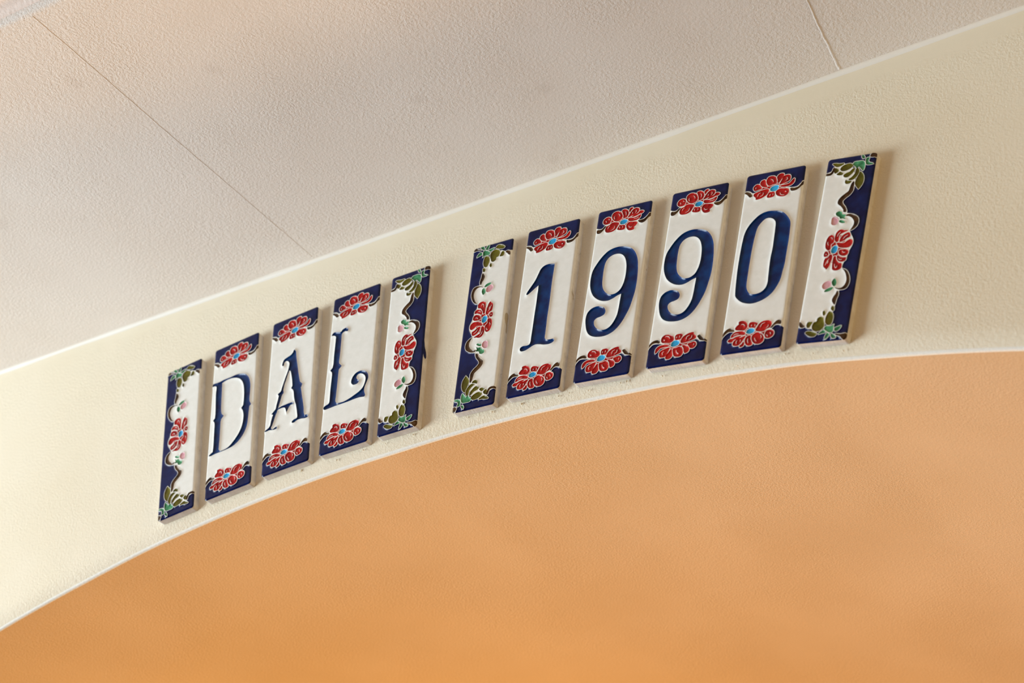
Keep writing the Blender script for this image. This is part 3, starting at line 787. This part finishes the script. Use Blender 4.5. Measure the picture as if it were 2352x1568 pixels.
def place_tile(name, key, width, regs, loc, rot, label, group, glyph=None):
    ms = tile_meshes(key, width, regs)
    root = empty(name, (loc[0] / 1000, 0.0, H0 + loc[1] / 1000), -math.radians(rot))
    root['label'] = label; root['category'] = 'tile'; root['group'] = group
    part('body', ms['body'][1], root)
    flowers = {}
    for rid, (kind, me) in ms.items():
        if kind == 'flower':
            o = part('flower', me, root)
            o['label'] = PART_LABEL['flower']
            flowers[rid.split('/')[0]] = o
    for rid, (kind, me) in ms.items():
        if kind in ('flower', 'body'):
            continue
        par = flowers[rid.split('/')[0]] if kind in ('petal', 'center') else root
        o = part(NAMES[kind], me, par)
        if kind == 'letter':
            o['label'] = 'cobalt blue ' + glyph
        elif PART_LABEL.get(kind):
            o['label'] = PART_LABEL[kind]
    return root

CENTERS = [[-256.89, -13.2], [-217.26, -7.8], [-174.3, -2.84], [-130.93, -0.36], [-92.99, 0.69], [-39.1, 1.19], [0.0, 0.0], [43.91, -3.4], [88.79, -7.91], [132.14, -12.94], [172.46, -19.51]]
ROTS = [7.535, 6.299, 4.528, 1.856, 0.843, -2.815, -4.181, -6.269, -7.765, -8.88, -11.416]
ROW = [
    ('B', 'floral border tile left of the letter D, leftmost tile of the row'),
    ('D', 'ceramic tile with blue letter D between two red flowers'),
    ('A', 'ceramic tile with blue letter A between two red flowers'),
    ('L', 'ceramic tile with blue letter L between two red flowers'),
    ('R', 'floral border tile right of the letter L, with a blue glaze drip on its edge'),
    ('B', 'floral border tile left of the numeral one, with a brown smear on its edge'),
    ('1', 'ceramic tile with blue numeral one between two red flowers'),
    ('9', 'ceramic tile with blue numeral nine, the nearer to the tile of numeral one'),
    ('9', 'ceramic tile with blue numeral nine, directly left of the round zero tile'),
    ('0', 'ceramic tile with blue numeral zero between two red flowers'),
    ('R', 'floral border tile right of the numeral zero, rightmost tile of the row'),
]
roots = []
for (c, lab), loc, rt in zip(ROW, CENTERS, ROTS):
    if c in 'BR' and len(c) == 1:
        # the closing tile is the same tile turned upside down
        d = decor(BORDER, 'b', False)
        regs = [r for k in range(4) for r in d[k]] if 'border' not in MESHES else None
        roots.append(place_tile('border_tile', 'border', TB, regs, loc, rt + (180 if c == 'R' else 0), lab, 'floral border tiles'))
    else:
        key = 'letter_' + c
        regs = letter_regions(c, c == '9') if key not in MESHES else None
        roots.append(place_tile('letter_tile' if c.isalpha() else 'number_tile', key, TW, regs, loc, rt, lab,
                                'letter tiles' if c.isalpha() else 'number tiles',
                                ('letter ' if c.isalpha() else 'numeral ') + c))

def blob(name, pts, x, thick, mat, parent, label, side=1):
    """a lumpy smear on a tile's side face: outline in (depth y, height z) mm"""
    p = spline(pts, 0.6)
    n = len(p)
    c = p.mean(0)
    v, f = [], []
    r = random.Random(9)
    rings = ((1.0, -0.05), (0.85, 0.6), (0.5, 1.0))
    for k, hh in rings:
        for q in p:
            w = c + (q - c) * k
            v.append(((x + side * thick * hh * r.uniform(0.8, 1.1)) / 1000, -w[0] / 1000, w[1] / 1000))
    v.append(((x + side * thick) / 1000, -c[0] / 1000, c[1] / 1000))
    for k in range(2):
        for i in range(n):
            f.append((k * n + i, k * n + (i + 1) % n, (k + 1) * n + (i + 1) % n, (k + 1) * n + i))
    for i in range(n):
        f.append((2 * n + i, 2 * n + (i + 1) % n, 3 * n))
    o = mesh_ob(name, v, f, mat, parent)
    o['label'] = label
    return o
# tile 5 is upside down, so its right side is local -x
blob('glaze_drip', '4.9,-3.5 3.8,1.5 2.2,4.5 1.2,7.5 2.0,9.3 3.6,8.6 4.6,6.0 5.0,2.0', -TB / 2, 0.35, M['blue'], roots[4], 'dark blue drip of glaze', -1)
blob('mortar_smear', '4.0,3.5 2.5,5.0 1.0,4.0 0.8,-2.0 0.7,-8.0 1.6,-7.0 2.0,-3.5 3.4,-1.0 4.1,1.0', TB / 2, 0.12, M['smear'], roots[5], 'brown smear of mortar', 1)
